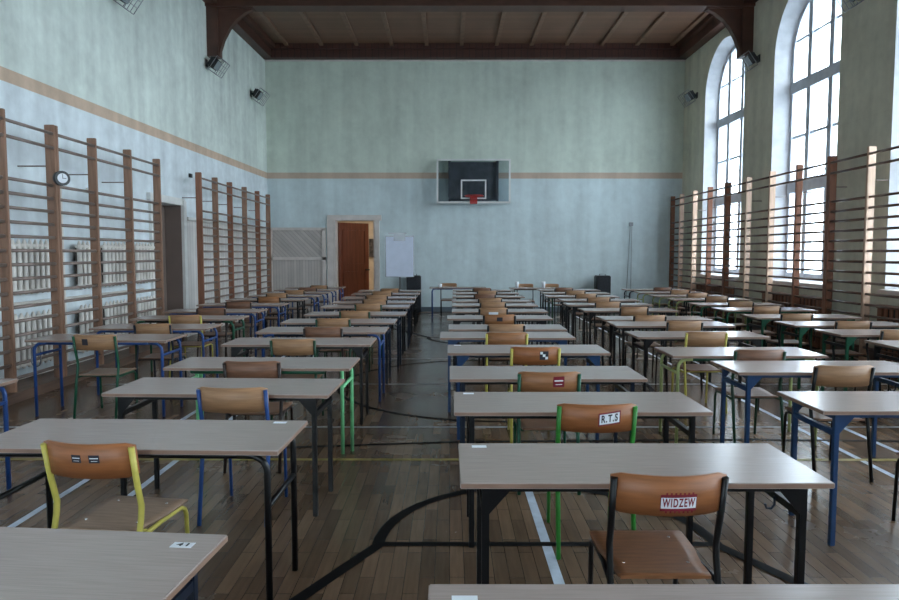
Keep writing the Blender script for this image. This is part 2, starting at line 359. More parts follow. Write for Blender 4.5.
# windows
for k, cy in enumerate(WIN_Y):
    B = arch(HWI, SPRI, SILLI, 24); f = MB(); I = arch(HWI - 0.075, SPRI, SILLI + 0.08, 24)
    n = len(B)
    for i in range(n):
        j = (i + 1) % n
        o1, o2, i1, i2 = B[i], B[j], I[i], I[j]
        f.prism([(GX - 0.03, cy + o1[0], o1[1]), (GX - 0.03, cy + o2[0], o2[1]), (GX - 0.03, cy + i2[0], i2[1]), (GX - 0.03, cy + i1[0], i1[1])], (0.09, 0, 0))
    for yo in (-0.34, 0.34):
        top = SPRI + math.sqrt((HWI - 0.04) ** 2 - yo * yo)
        f.box((GX + 0.01, cy + yo, (SILLI + top) / 2), (0.10, 0.13, top - SILLI))
    for z, h in ((2.68, 0.20), (4.44, 0.19)):
        f.box((GX + 0.005, cy, z), (0.11, 2 * HWI - 0.04, h))
    for z in (3.57,): f.box((GX + 0.02, cy, z), (0.05, 2 * HWI - 0.04, 0.045))
    z = 5.26; f.box((GX + 0.02, cy, z), (0.05, 2 * math.sqrt(HWI ** 2 - (z - SPRI) ** 2) - 0.04, 0.035))
    W = struct('window_%d' % (k + 1), f, M_winframe)
    g = MB(); g.poly([(GX + 0.03, cy + p[0], p[1]) for p in arch(HWI - 0.05, SPRI, SILLI + 0.05, 24)])
    part('pane', g, M_glass, W)
    h = MB()
    for yo in (-0.34, 0.34):
        for z in (3.62, 5.22): h.box((GX - 0.05, cy + yo, z), (0.03, 0.03, 0.07))
    part('latch', h, M_steel, W)
    part('window_sill', MB().box((XR + 0.10, cy, SILL - 0.0), (0.42, 2 * HW - 0.02, 0.05), bev=0.008), M_trim, W)

# outside: pale ground and a bare tree beyond the panes
struct('ground_outside', MB().box((50, 5, -1.3), (160, 160, 0.2)), mat('pale_ground', (170, 176, 180), 0.9)).name = 'trim_7'
def tree(x, y, seed, label):
    random.seed(seed); mb = MB(); tw = MB()
    def grow(p, d, l, r, dep, m):
        q = p + d * l; m.tube([p, p + d * l * 0.5 + Vector((0, 0, 0.03 * l)), q], r, 6, rr=[r, r * 0.85, r * 0.7])
        if dep == 0: return
        for _ in range(3):
            nd = (d + Vector((random.uniform(-.7, .7), random.uniform(-.7, .7), random.uniform(-.15, .5)))).normalized()
            grow(q, nd, l * random.uniform(.6, .8), r * 0.62, dep - 1, tw)
    grow(Vector((0, 0, 0)), Vector((0, 0, 1)), 2.2, 0.16, 4, mb)
    t = thing('bare_tree', label, 'tree', (x, y, -1.2))
    part('trunk', mb, M_bark, t); part('crown', tw, M_bark, t)
M_bark = mat('grey_bark', (150, 150, 158), 0.9, var=0.15)
tree(14.5, 25.0, 3, 'bare leafless tree outside, seen through the lower panes of the middle arched window')
random.seed(7)

# ------------------------------------------------------------ far-wall joinery
dr = MB()
dr.box((DX0 - 0.09, YF - 0.02, (DZ + 0.1) / 2), (0.18, 0.08, DZ + 0.1)).box((DX1 + 0.06, YF - 0.02, (DZ + 0.1) / 2), (0.12, 0.08, DZ + 0.1)).box(((DX0 + DX1) / 2, YF - 0.02, DZ + 0.07), (DX1 - DX0 + 0.34, 0.09, 0.14))
dr.box((DX0 + 0.02, YF + 0.16, DZ / 2), (0.04, 0.28, DZ)).box((DX1 - 0.02, YF + 0.16, DZ / 2), (0.04, 0.28, DZ))
D1 = struct('door_1', dr, M_trim)
leaf = MB(); LW = 0.95; ang = R(44)
Tm = Matrix.Translation((DX0 + 0.06, YF + 0.28, 0)) @ Matrix.Rotation(ang, 4, 'Z')
leaf.box((0, 0, 0), (LW, 0.05, 2.27), M=Tm @ Matrix.Translation((LW / 2, 0, 1.15)))
for z0, z1 in ((0.25, 1.0), (1.2, 2.1)):
    for xx in (0.12, LW - 0.12):
        leaf.box((0, 0, 0), (1, 1, 1), M=Tm @ Matrix.Translation((xx, -0.03, (z0 + z1) / 2)) @ Matrix.Diagonal((0.03, 0.02, z1 - z0, 1)))
    for zz in (z0, z1):
        leaf.box((0, 0, 0), (1, 1, 1), M=Tm @ Matrix.Translation((LW / 2, -0.03, zz)) @ Matrix.Diagonal((LW - 0.24, 0.02, 0.03, 1)))
DL = part('door_leaf', leaf, M_browndoor, D1)
part('door_handle', MB().box((0, 0, 0), (1, 1, 1), M=Tm @ Matrix.Translation((LW - 0.07, -0.06, 1.05)) @ Matrix.Diagonal((0.12, 0.03, 0.03, 1))), M_black, DL)
# lit corridor beyond the doorway
co = MB()
co.box((-2.2, YF + 3.3, 1.5), (3.4, 0.1, 3.2)).box((-3.85, YF + 1.8, 1.5), (0.1, 3.0, 3.2)).box((-1.15, YF + 1.8, 1.5), (0.1, 3.0, 3.2))
struct('wall_corridor', co, mat('corridor_paint', (206, 190, 166), 0.8))
struct('ceiling_corridor', MB().box((-2.5, YF + 1.8, 3.0), (2.8, 3.0, 0.1)), M_white)
struct('floor_corridor', MB().box((-2.5, YF + 1.85, -0.05), (2.8, 2.9, 0.1)), mat('corridor_floor', (178, 150, 116), 0.4))
ld = bpy.data.lights.new('corridor_lamp', 'AREA'); ld.energy = 9; ld.size = 0.6; ld.color = (1, 0.93, 0.84)
lo = bpy.data.objects.new('corridor_lamp', ld); col.objects.link(lo); lo.location = (-2.1, YF + 1.5, 2.85)
lt = thing('corridor_light', 'small round ceiling lamp in the corridor beyond the brown door', 'lamp', (-2.1, YF + 1.5, 2.95))
lo.parent = lt; lo.location = (0, 0, -0.09)
part('lamp_shade', MB().tube([(0, 0, -0.05), (0, 0, 0)], 0.2, 16), M_white, lt)
nb = thing('notice_board', 'dark patterned board hung on the corridor wall beyond the open door', 'notice board', (-2.05, YF + 3.20, 1.45))
part('board', MB().box((0, 0, 0.2), (0.75, 0.03, 0.55)), mat('dark_pattern', (70, 64, 60), 0.6, var=0.45, scale=14), nb)
# boarded-up panel with diagonal boards, left of the door
P0, P1, PZ = (-4.58), (-3.16), 2.14
pn = MB().box(((P0 + P1) / 2, YF - 0.02, 0.68), (P1 - P0, 0.04, 1.36)); PA = struct('trim_8', pn, M_panel)
part('diagonal_boards', MB().box(((P0 + P1) / 2, YF - 0.02, 1.76), (P1 - P0, 0.045, 0.72)), M_paneld, PA)
pf = MB()
for x in (P0 + 0.03, P1 - 0.03): pf.box((x, YF - 0.05, PZ / 2), (0.09, 0.05, PZ))
for z in (PZ, 1.38, 0.06): pf.box(((P0 + P1) / 2, YF - 0.05, z), (P1 - P0 + 0.05, 0.05, 0.07))
part('panel_frame', pf, M_trim, PA)
# pale boarded panelling along the left wall behind the far wall bars
pp = MB(); y0, y1 = LD1 + 0.14, YF
pp.prism([(xl(y0) + 0.03, y0, 0), (xl(y1) + 0.03, y1, 0), (xl(y1), y1, 0), (xl(y0), y0, 0)], (0, 0, 2.12)); PB = struct('trim_9', pp, M_panelY)
pc = MB().prism([(xl(y0) + 0.07, y0, 2.12), (xl(y1) + 0.07, y1, 2.12), (xl(y1), y1, 2.12), (xl(y0), y0, 2.12)], (0, 0, 0.06)); part('panel_cap', pc, M_white, PB)
# side door in its recess
sd = MB()
for yy, ww in ((LD0 - 0.03, 0.06), (LD1 + 0.06, 0.13)): sd.box((xl(yy) + 0.02, yy, (LDZ + 0.08) / 2), (0.05, ww, LDZ + 0.08))
sd.box((xl(11.4) + 0.02, (LD0 + LD1) / 2, LDZ + 0.06), (0.06, LD1 - LD0 + 0.24, 0.12))
D2 = struct('door_2', sd, M_white)
part('door_leaf', MB().box((xl(11.4) - 0.30, (LD0 + LD1) / 2, LDZ / 2), (0.06, LD1 - LD0, LDZ)).box((xl(12.1) - 0.14, LD1 - 0.012, LDZ / 2), (0.28, 0.02, LDZ)), M_sidedoor, D2)
part('door_handle', MB().box((xl(11.4) - 0.24, LD0 + 0.75, 1.05), (0.05, 0.13, 0.03)), M_black, D2)
# skirting and the low step under the left wall bars
struct('baseboard_far', MB().box(((DX1 + 0.12 + XR) / 2, YF - 0.012, 0.06), (XR - DX1 - 0.12, 0.024, 0.12)), mat('grey_skirting', (96, 108, 118), 0.6))
lb = MB(); 
lb.prism([(-4.36, YB, 0), (-4.36, LD0 - 0.12, 0), (xl(LD0), LD0 - 0.12, 0), (xl(YB), YB, 0)], (0, 0, 0.10))
struct('baseboard_left', lb, mat('dark_step_wood', (112, 88, 74), 0.5, var=0.12, scale=3, stretch=(8, 1, 8)))
struct('baseboard_right', MB().box((XR - 0.015, (YF + YB) / 2, 0.08), (0.03, YF - YB, 0.16)), mat('dark_skirting', (88, 66, 54), 0.6))

# ------------------------------------------------------------ roof beams with brackets
for k, y in enumerate((13.72, 10.3, 6.9, 3.5, 0.1)):
    b = MB().box((0.6, y, 6.55), (11.6, 0.26, 0.34)).box((0.6, y, 6.37), (11.6, 0.34, 0.05)).box((0.6, y, 6.66), (11.6, 0.34, 0.12))
    t = struct('trim_%d' % (10 + k), b, M_beam)
    for sx, xw in ((1, xl(y)), (-1, XR)):
        m = MB(); h = 0.13
        prof = [(0.0, 6.40), (0.86, 6.40), (0.86, 6.30), (0.74, 6.26), (0.56, 6.12), (0.42, 5.95), (0.31, 5.75), (0.24, 5.55), (0.22, 5.42), (0.0, 5.42)]
        m.prism([(xw + sx * px, y - h / 2, pz) for px, pz in prof], (0, h, 0))
        m.box((xw + sx * 0.11, y, 5.90), (0.22, 0.24, 0.98)); m.box((xw + sx * 0.45, y, 6.36), (0.9, 0.22, 0.07))
        part('bracket', m, M_beam, t)

# ------------------------------------------------------------ wall bars
def wall_bars(label, ys, X, side, mats, rung_m):
    """side +1: wall lies towards -X (left wall); ys = post positions"""
    yc = (ys[0] + ys[-1]) / 2
    t = thing('wall_bars', label, 'wall bars', (X, yc, 0), 0, 'wooden wall bars along the side walls')
    pm = {}
    for i, y in enumerate(ys):
        key = mats[i % len(mats)].name
        if key not in pm: pm[key] = MB().box((0, 0, 1.485), (0.105, 0.042, 2.97), bev=0.005).mesh('post', mats[i % len(mats)])
        link('post', pm[key], t, (0, y - yc, 0))
    L = ys[1] - ys[0]
    rm = MB().tube([(0, -L / 2 + 0.02, 0), (0, L / 2 - 0.02, 0)], 0.018, 8).mesh('rung', rung_m)
    zs = [(2.87, 0.035), (2.71, 0.035)] + [(2.29 - 0.147 * k, 0.012) for k in range(15)]
    for a, b in zip(ys, ys[1:]):
        for z, dx in zs:
            o = link('rung', rm, t, (side * dx, (a + b) / 2 - yc, z)); o.scale = (1, (b - a) / L, 1)
    for i, y in enumerate(ys[:-1]):
        gap = abs((xl(y) if side > 0 else XR) - X)
        link('wall_bracket', MB().tube([(-side * (gap), 0, 0), (0, 0, 0)], 0.009, 6).mesh('wall_bracket', M_rung), t, (0, y - yc + 0.03, 2.52))
    return t
XB = -4.44
wall_bars('brown wall bars at the left frame edge, clock on one post, radiators behind', [4.2, 5.08, 5.95, 6.85, 7.71], XB, 1, [M_wood], M_rung)
wall_bars('brown wooden wall bars on the left wall ending beside the grey side door', [7.76, 8.6, 9.54, 10.48], XB, 1, [M_wood], M_rung)
wall_bars('brown wooden wall bars on the left wall between the side door and the far corner', [12.22, 13.06, 13.93, 14.92, 15.92, 16.85], XB, 1, [M_wood3, M_wood], M_rung)
XG = 5.64
wall_bars('wooden wall bars in the far right corner in front of the farthest arched window', [14.01, 14.92, 15.83, 16.73, 17.4], XG, -1, [M_wood3, M_wood3, M_wood_lit, M_wood_lit, M_wood3], M_rungd)
wall_bars('wooden wall bars in front of the middle arched window', [10.22, 11.14, 12.06, 13.0, 13.96], XG, -1, [M_wood3, M_wood3, M_wood_lit, M_wood_lit, M_wood3], M_rungd)
wall_bars('wooden wall bars at the right frame edge, before the window cut off there', [6.48, 7.38, 8.33, 9.25, 10.17], XG, -1, [M_wood3, M_wood3, M_wood_lit, M_wood_lit, M_wood3], M_rungd)

# clock on the second post
ck = thing('wall_clock', 'small round clock with black rim hung on a post of the left wall bars', 'clock', (XB + 0.125, 7.66, 2.37), R(52))
part('clock_case', MB().tube([(0, 0.0, 0), (0, -0.055, 0)], 0.082, 24), M_black, ck)
part('clock_face', MB().tube([(0, -0.056, 0), (0, -0.058, 0)], 0.054, 24), M_paper, ck)
part('clock_hand', MB().box((0.018, -0.060, 0.0), (0.04, 0.002, 0.006)), M_ink, ck)
part('clock_hand', MB().box((0, -0.060, 0.02), (0.005, 0.002, 0.05)), M_ink, ck)

# ------------------------------------------------------------ radiators on the left wall
M_gapshade = mat('painted_gap_shade', (84, 74, 68), 0.8)  # dark colour painted in as shade between radiator sections
def radiator(y0, y1, z0, z1, label):
    n = max(2, round((y1 - y0) / 0.105)); yc = (y0 + y1) / 2; X = xl(yc) + 0.11
    t = thing('radiator', label, 'radiator', (X, yc, z0), 0, 'cast radiators behind the left wall bars'); h = z1 - z0
    for i in range(n):
        y = (i - (n - 1) / 2) * 0.105
        m = MB().tube([(0, y, 0.0), (0, y, 0.03), (0, y, 0.07), (0, y, h - 0.09), (0, y, h - 0.04), (0, y, h)], 0.03, 8, rr=[0.012, 0.026, 0.030, 0.030, 0.024, 0.008])
        part('section', m, M_rad, t)
    part('gap_shade', MB().box((-0.045, 0, h / 2), (0.02, (n - 1) * 0.105, h - 0.12)), M_gapshade, t)  # added dark sheet, stands in for the shade in the gaps
    for z in (0.04, h - 0.07):
        part('header_pipe', MB().tube([(0, -(n + .3) / 2 * 0.105, z), (0, (n + .3) / 2 * 0.105, z)], 0.022, 8), M_rad, t)
for (a, b, nm) in ((6.35, 7.1, 'bay cut by the left frame edge'), (7.40, 8.15, 'bay before the clock post'), (8.70, 9.02, 'narrow bay after the clock'), (9.30, 10.05, 'third bay beyond the clock'), (10.22, 10.86, 'bay beside the side door')):
    for z0, z1, lv in ((1.08, 1.70, 'upper'), (0.26, 0.88, 'lower')):
        radiator(a, b, z0, z1, 'pale cast %s radiator on the left wall, %s' % (lv, nm))
for z, nm in ((0.14, 'low above the step'), (0.98, 'between the upper and lower radiators')):
    o = part('heating_pipe', MB().tube([(xl(6) + 0.05, 4, z), (xl(10.4) + 0.05, 10.6, z)], 0.02, 8), M_rad)
    o['label'] = 'pale heating pipe along the left wall %s' % nm; o['category'] = 'pipe'
for y, nm in ((8.42, 'before'), (9.16, 'after')):
    o = part('riser_pipe', MB().tube([(xl(y) + 0.10, y, 0.10), (xl(y) + 0.10, y, 2.3), (xl(y) + 0.01, y, 2.36)], 0.016, 8), M_rad)
    o['label'] = 'thin vertical pipe on the left wall just %s the narrow radiators' % nm; o['category'] = 'pipe'

# slatted radiator covers below the windows
for cy, nm in ((15.0, 'farthest'), (11.62, 'middle'), (8.2, 'nearest visible')):
    t = thing('radiator_cover', 'brown slatted radiator cover below the %s arched window' % nm, 'radiator cover', (XR - 0.13, cy, 0), 0, 'slatted covers below the windows')
    m = MB(); n = 17
    for i in range(n): m.box((0, -0.93 + i * 1.86 / (n - 1), 0.42), (0.02, 0.055, 0.72))
    part('slats', m, M_wood3, t)
    part('cover_frame', MB().box((0.03, 0, 0.79), (0.10, 1.98, 0.045)).box((0.03, 0, 0.06), (0.06, 1.98, 0.08)).box((0.03, -0.97, 0.42), (0.06, 0.05, 0.78)).box((0.03, 0.97, 0.42), (0.06, 0.05, 0.78)), M_wood3, t)
    part('back_panel', MB().box((0.085, 0, 0.42), (0.01, 1.9, 0.7)), M_black, t)

# ------------------------------------------------------------ floodlights in wire cages
def floodlight(y, side, z, label):
    X = xl(y) if side > 0 else XR
    t = thing('floodlight', label, 'floodlight', (X, y, z), 0, 'caged floodlights high on the side walls')
    T0 = Matrix.Translation((side * 0.20, 0, 0)) @ Matrix.Rotation(side * R(35), 4, 'Y')
    m = MB(); m.box((0, 0, 0), (0.16, 0.30, 0.24), M=T0 @ Matrix.Diagonal((1, 1, 1, 1)))
    m = MB(); m.box((0, 0, 0), (1, 1, 1), M=T0 @ Matrix.Diagonal((0.15, 0.30, 0.24, 1)), bev=0.02)
    for k in range(4): m.box((0, 0, 0), (1, 1, 1), M=T0 @ Matrix.Translation((-side * 0.09, -0.09 + k * 0.06, 0)) @ Matrix.Diagonal((0.05, 0.01, 0.2, 1)))
    part('housing', m, M_black, t)
    part('lens', MB().box((0, 0, 0), (1, 1, 1), M=T0 @ Matrix.Translation((side * 0.08, 0, 0)) @ Matrix.Diagonal((0.01, 0.26, 0.2, 1))), mat('lamp_lens', (150, 160, 165), 0.15), t)
    part('mounting_arm', MB().tube([(0, 0, 0.02), (side * 0.14, 0, 0.02)], 0.02, 6).box((side * 0.01, 0, 0.02), (0.02, 0.12, 0.16)), M_black, t)
    c = MB(); hy, hz = 0.19, 0.18
    def P(u, v, d): return T0 @ Vector((side * d, v, u))
    for d in (0.02, 0.22):
        q = [P(-hz, -hy, d), P(-hz, hy, d), P(hz, hy, d), P(hz, -hy, d), P(-hz, -hy, d)]
        for a, b in zip(q, q[1:]): c.tube([a, b], 0.007, 5)
    for u in (-hz, hz):
        for v in (-hy, 0, hy): c.tube([P(u, v, 0.02), P(u, v, 0.22)], 0.007, 5)
    for v in (-0.06, 0.06): c.tube([P(-hz, v, 0.22), P(hz, v, 0.22)], 0.006, 5)
    for u in (-0.06, 0.06): c.tube([P(u, -hy, 0.22), P(u, hy, 0.22)], 0.006, 5)
    part('wire_cage', c, M_steel, t)
floodlight(16.3, 1, 5.24, 'caged floodlight on the left wall nearest the far corner')
floodlight(13.55, 1, 5.20, 'caged floodlight on the left wall just under the roof bracket')
floodlight(10.0, 1, 5.22, 'caged floodlight on the left wall cut by the top of the frame')
floodlight(16.6, -1, 5.27, 'caged floodlight on the window wall nearest the far corner')
floodlight(13.32, -1, 5.22, 'caged floodlight on the window wall just under the roof bracket')
floodlight(9.9, -1, 5.22, 'caged floodlight on the window wall above the nearest wall bars')

# ------------------------------------------------------------ basketball backboard
bb = thing('basketball_backboard', 'glass basketball backboard with white border mounted on the far wall', 'backboard', (0.60, YF - 0.30, 2.78))
BW, BH = 1.84, 1.09
b = MB()
for x in (-BW / 2 + 0.02, BW / 2 - 0.02): b.box((x, 0, BH / 2), (0.045, 0.035, BH))
for z in (0.02, BH - 0.02): b.box((0, 0, z), (BW, 0.035, 0.045))
part('border', b, M_white, bb)
part('glass_panel', MB().box((0, 0.0, BH / 2), (BW - 0.08, 0.012, BH - 0.08)), M_bglass, bb)
b = MB()
for x in (-0.30, 0.30): b.box((x, -0.012, 0.35), (0.035, 0.01, 0.46))
for z in (0.12, 0.565): b.box((0, -0.012, z), (0.635, 0.01, 0.035))
part('target_square', b, M_white, bb)
b = MB().box((0, 0.13, 0.55), (1.24, 0.03, 0.96))
for x in (-0.6, 0.6): b.box((x, 0.10, 0.56), (0.05, 0.10, 1.08)).box((x, 0.19, 1.02), (0.06, 0.22, 0.09)).box((x, 0.19, 0.2), (0.06, 0.22, 0.07))
b.box((0, 0.10, 0.18), (1.2, 0.06, 0.05))
part('mounting_frame', b, mat('dark_steel_board', (84, 84, 92), 0.5, var=0.15), bb)
red = mat('red_enamel', (170, 40, 36), 0.4)
rim = MB(); pts = [(0.225 * math.cos(a), -0.40 + 0.225 * math.sin(a), 0.15) for a in [2 * math.pi * i / 24 for i in range(25)]]
rim.tube(pts, 0.012, 8)
part('rim', rim, red, bb)
part('rim_bracket', MB().box((0, -0.03, 0.08), (0.18, 0.03, 0.2)).box((0, -0.10, 0.12), (0.14, 0.14, 0.05)), red, bb)

# wires and small marks on the far wall
cw = MB()
cw.tube([(4.60, YF - 0.01, 2.24), (4.52, YF - 0.01, 0.3)], 0.006, 5).tube([(4.64, YF - 0.01, 2.24), (4.64, YF - 0.01, 0.3)], 0.006, 5).box((4.62, YF - 0.02, 2.27), (0.09, 0.04, 0.09))
o = part('wall_cable', cw, M_steel); o['label'] = 'thin grey cable dropping from a small box on the right of the far wall'; o['category'] = 'cable'
o = part('wall_switch', MB().box((xl(12.6) + 0.02, 12.6, 2.95), (0.04, 0.09, 0.07)), M_black); o['label'] = 'small black box high on the left wall above the side door'; o['category'] = 'switch'

# ------------------------------------------------------------ flipchart and loudspeakers
fc = thing('flipchart', 'white flipchart on a thin stand beside the brown door', 'flipchart', (-1.21, 16.65, 0))
part('board', MB().box((0, 0, 1.44), (0.70, 0.03, 1.02), bev=0.006), M_steel, fc)
part('paper_pad', MB().box((0, -0.022, 1.43), (0.66, 0.012, 0.98)), mat('flipchart_paper', (214, 222, 240), 0.7, var=0.02), fc)
part('clamp_bar', MB().box((-0.05, -0.02, 2.0), (0.44, 0.04, 0.04)).box((0.0, -0.03, 1.9), (0.28, 0.02, 0.16)), M_steel, fc)
part('pole', MB().tube([(0, 0.03, 0.3), (0, 0.03, 1.95)], 0.018, 8), M_steel, fc)
for a in (90, 210, 330):
    part('leg', MB().tube([(0, 0.03, 0.4), (0.27 * math.cos(R(a)), 0.03 + 0.27 * math.sin(R(a)), 0.0)], 0.013, 8), M_steel, fc)
def speaker(x, y, w_, label):
    t = thing('loudspeaker', label, 'loudspeaker', (x, y, 0), 0, 'black loudspeakers standing by the far wall')
    part('cabinet', MB().box((0, 0, 0.48), (w_, 0.32, 0.94), bev=0.02).box((0, 0, 0.01), (w_ * 0.8, 0.28, 0.02)), M_black, t)
    part('grille', MB().box((0, -0.165, 0.46), (w_ - 0.05, 0.01, 0.84)), mat('speaker_grille', (34, 36, 42), 0.7, var=0.3, scale=40), t)
    part('handle', MB().tube([(-0.07, 0, 0.94), (-0.07, 0, 0.985), (0.07, 0, 0.985), (0.07, 0, 0.94)], 0.01, 6), M_black, t)
speaker(-0.90, 17.28, 0.36, 'black loudspeaker on the floor beside the flipchart')
speaker(3.85, 17.22, 0.36, 'black loudspeaker against the far wall on the right')

# ------------------------------------------------------------ desks
CACHE = {}
def cached(key, fn):
    if key not in CACHE: CACHE[key] = fn()
    return CACHE[key]
DW, DD = 1.30, 0.50
def top_mesh():
    m = MB(); m.box((0, 0, 0.741), (DW, DD, 0.022), bev=0.003, mi=1)
    for f in m.b.faces:
        if abs(f.normal.z) > 0.9: f.material_index = 0
    return m.mesh('desktop', [M_top, M_edge])
def rleg(bar):   # bent round tube leg
    m = MB(); r_ = 0.07
    pts = [(0, 0, 0), (0, 0, 0.65)] + [(-(r_ - r_ * math.cos(a)), 0, 0.645 + r_ * math.sin(a)) for a in [R(x) for x in (20, 40, 60, 80, 90)]] + [(-0.12, 0, 0.715)]
    return m.tube(pts, 0.0145, 8)
def desk(style, c1, c2, x0, yf, rot, label, sticker=None, full=True, wx=1.0):
    """x0 = left edge, yf = front (camera-side) edge; rot about the front-left corner"""
    M = Matrix.Translation((x0, yf, 0)) @ Matrix.Rotation(rot, 4, 'Z') @ Matrix.Translation((DW * wx / 2, DD / 2, 0))
    t = thing('school_desk', label, 'desk', M.translation, rot, 'two-seat school desks set out for an exam')
    t.scale = (wx, 1, 0.95)
    link('desktop', cached('top', top_mesh), t)
    m1, m2 = paint(c1), paint(c2); lx, ly = 0.56, 0.205
    if style == 'box':
        lm = cached(('boxleg', c1), lambda: MB().box((0, 0, 0.365), (0.027, 0.027, 0.73), bev=0.003).mesh('leg', m1))
        for sx in (-1, 1):
            for sy in (-1, 1): link('leg', lm, t, (sx * lx, sy * ly, 0))
        rm = cached(('boxrail', c2), lambda: MB().box((0, 0, 0.719), (2 * lx, 0.022, 0.022)).mesh('rail', m2))
        for sy in (-1, 1): link('rail', rm, t, (0, sy * ly, 0))
        bm_ = cached(('boxbar', c2), lambda: MB().box((0, 0, 0.62), (0.022, 2 * ly, 0.03)).box((0, 0, 0.711), (0.022, 2 * ly, 0.03)).mesh('side_bar', m2))
        for sx in (-1, 1): link('side_bar', bm_, t, (sx * lx, 0, 0))
        if full:
            for sx in (-1, 1):
                gm = cached(('gus', c1, sx), lambda: MB().prism([(0, 0, 0.73), (-sx * 0.105, 0, 0.73), (-sx * 0.095, 0, 0.708), (-sx * 0.026, 0, 0.625), (0, 0, 0.61)], (0, 0.004, 0)).mesh('gusset_plate', m1))
                for sy in (-1, 1): link('gusset_plate', gm, t, (sx * (lx + 0.012), sy * ly - sy * 0.004 + (-0.018 if sy < 0 else 0.014), 0))
            hm = cached('hook', lambda: MB().tube([(0, 0, 0.62), (0, 0, 0.585), (-0.012, 0, 0.57), (-0.03, 0, 0.572), (-0.036, 0, 0.59)], 0.005, 6).mesh('bag_hook', m2))
            link('bag_hook', hm, t, (lx - 0.012, -0.03, 0))
    else:
        low = style == 'low'; zb = 0.49 if low else 0.60
        def lmk(sx):
            m = rleg(0)
            if sx < 0: bmesh.ops.scale(m.b, vec=(-1, 1, 1), verts=m.b.verts)
            return m.mesh('leg', m1)
        for sx in (-1, 1):
            lm = cached(('rleg', c1, sx), lambda: lmk(sx))
            for sy in (-1, 1):
                mint = c1 == 'mint' and sy < 0
                link('leg', lm, t, (sx * (lx + (-0.03 if mint else 0.03)), 0.13 if mint else sy * ly, 0))
        rm = cached(('rrail', c2), lambda: MB().tube([(-lx + 0.09, 0, 0.715), (lx - 0.09, 0, 0.715)], 0.0145, 8).mesh('rail', m2))
        for sy in (-1, 1): link('rail', rm, t, (0, sy * ly, 0))
        bm_ = cached(('rbar', c1, zb), lambda: MB().tube([(0, -ly, zb), (0, ly, zb)], 0.013, 8).mesh('side_bar', m1))
        for sx in (-1, 1): link('side_bar', bm_, t, (sx * (lx + 0.03), 0, 0))
        if low:
            pass
    if sticker:
        sx, sy, txt = sticker
        s = MB().box((0, 0, 0.0005), (0.06, 0.032, 0.001)).mesh('number_label', M_paper)
        so = link('number_label', s, t, (sx, sy, 0.752))
        if txt:
            tm = text_mesh(txt, 0.027, 0.034); tm.materials.append(M_ink)
            for v in tm.vertices: v.co.z = 0.0018
            link('lettering', tm, so)
    return t

# ------------------------------------------------------------ chairs
def board_y(x): return 0.016 - 0.056 * (1 - (x / 0.2) ** 2)
def back_mesh(bw):
    m = MB(); n = 12; W_ = 0.203; z0, z1 = 0.665, 0.815; rows = []
    for i in range(n + 1):
        x = -W_ + 2 * W_ * i / n; e = 1 - abs(x) / W_
        cut = 0.012 * max(0, 1 - e * 12)
        y = board_y(x); lean = -0.022
        rows.append([m.b.verts.new((x, y + 0.0, z0 + cut)), m.b.verts.new((x, y + lean, z1 - cut)), m.b.verts.new((x, y + lean + 0.010, z1 - cut)), m.b.verts.new((x, y + 0.010, z0 + cut))])
    for a, b in zip(rows, rows[1:]):
        for k in range(4):
            f = m.b.faces.new((a[k], b[k], b[(k + 1) % 4], a[(k + 1) % 4])); f.smooth = k in (0, 2)
    m.b.faces.new(rows[0][::-1]); m.b.faces.new(rows[-1])
    return m.mesh('backrest', bw)
def seat_mesh(ms):
    m = MB(); n = 8; rows = []
    prof = [(0.0, 0.418), (0.04, 0.411), (0.12, 0.408), (0.24, 0.408), (0.33, 0.410), (0.385, 0.411), (0.41, 0.406), (0.425, 0.396)]
    hw = [0.160, 0.168, 0.170, 0.188, 0.190, 0.190, 0.186, 0.178]
    for (y, z), h in zip(prof, hw):
        top = [m.b.verts.new((-h + 2 * h * i / n, y, z + 0.012)) for i in range(n + 1)]
        bot = [m.b.verts.new((-h + 2 * h * i / n, y, z)) for i in range(n + 1)]
        rows.append(top + bot[::-1])
    k = len(rows[0])
    for a, b in zip(rows, rows[1:]):
        for i in range(k): f = m.b.faces.new((a[i], a[(i + 1) % k], b[(i + 1) % k], b[i])); f.smooth = True
    m.b.faces.new(rows[0]); m.b.faces.new(rows[-1][::-1])
    return m.mesh('seat', ms)
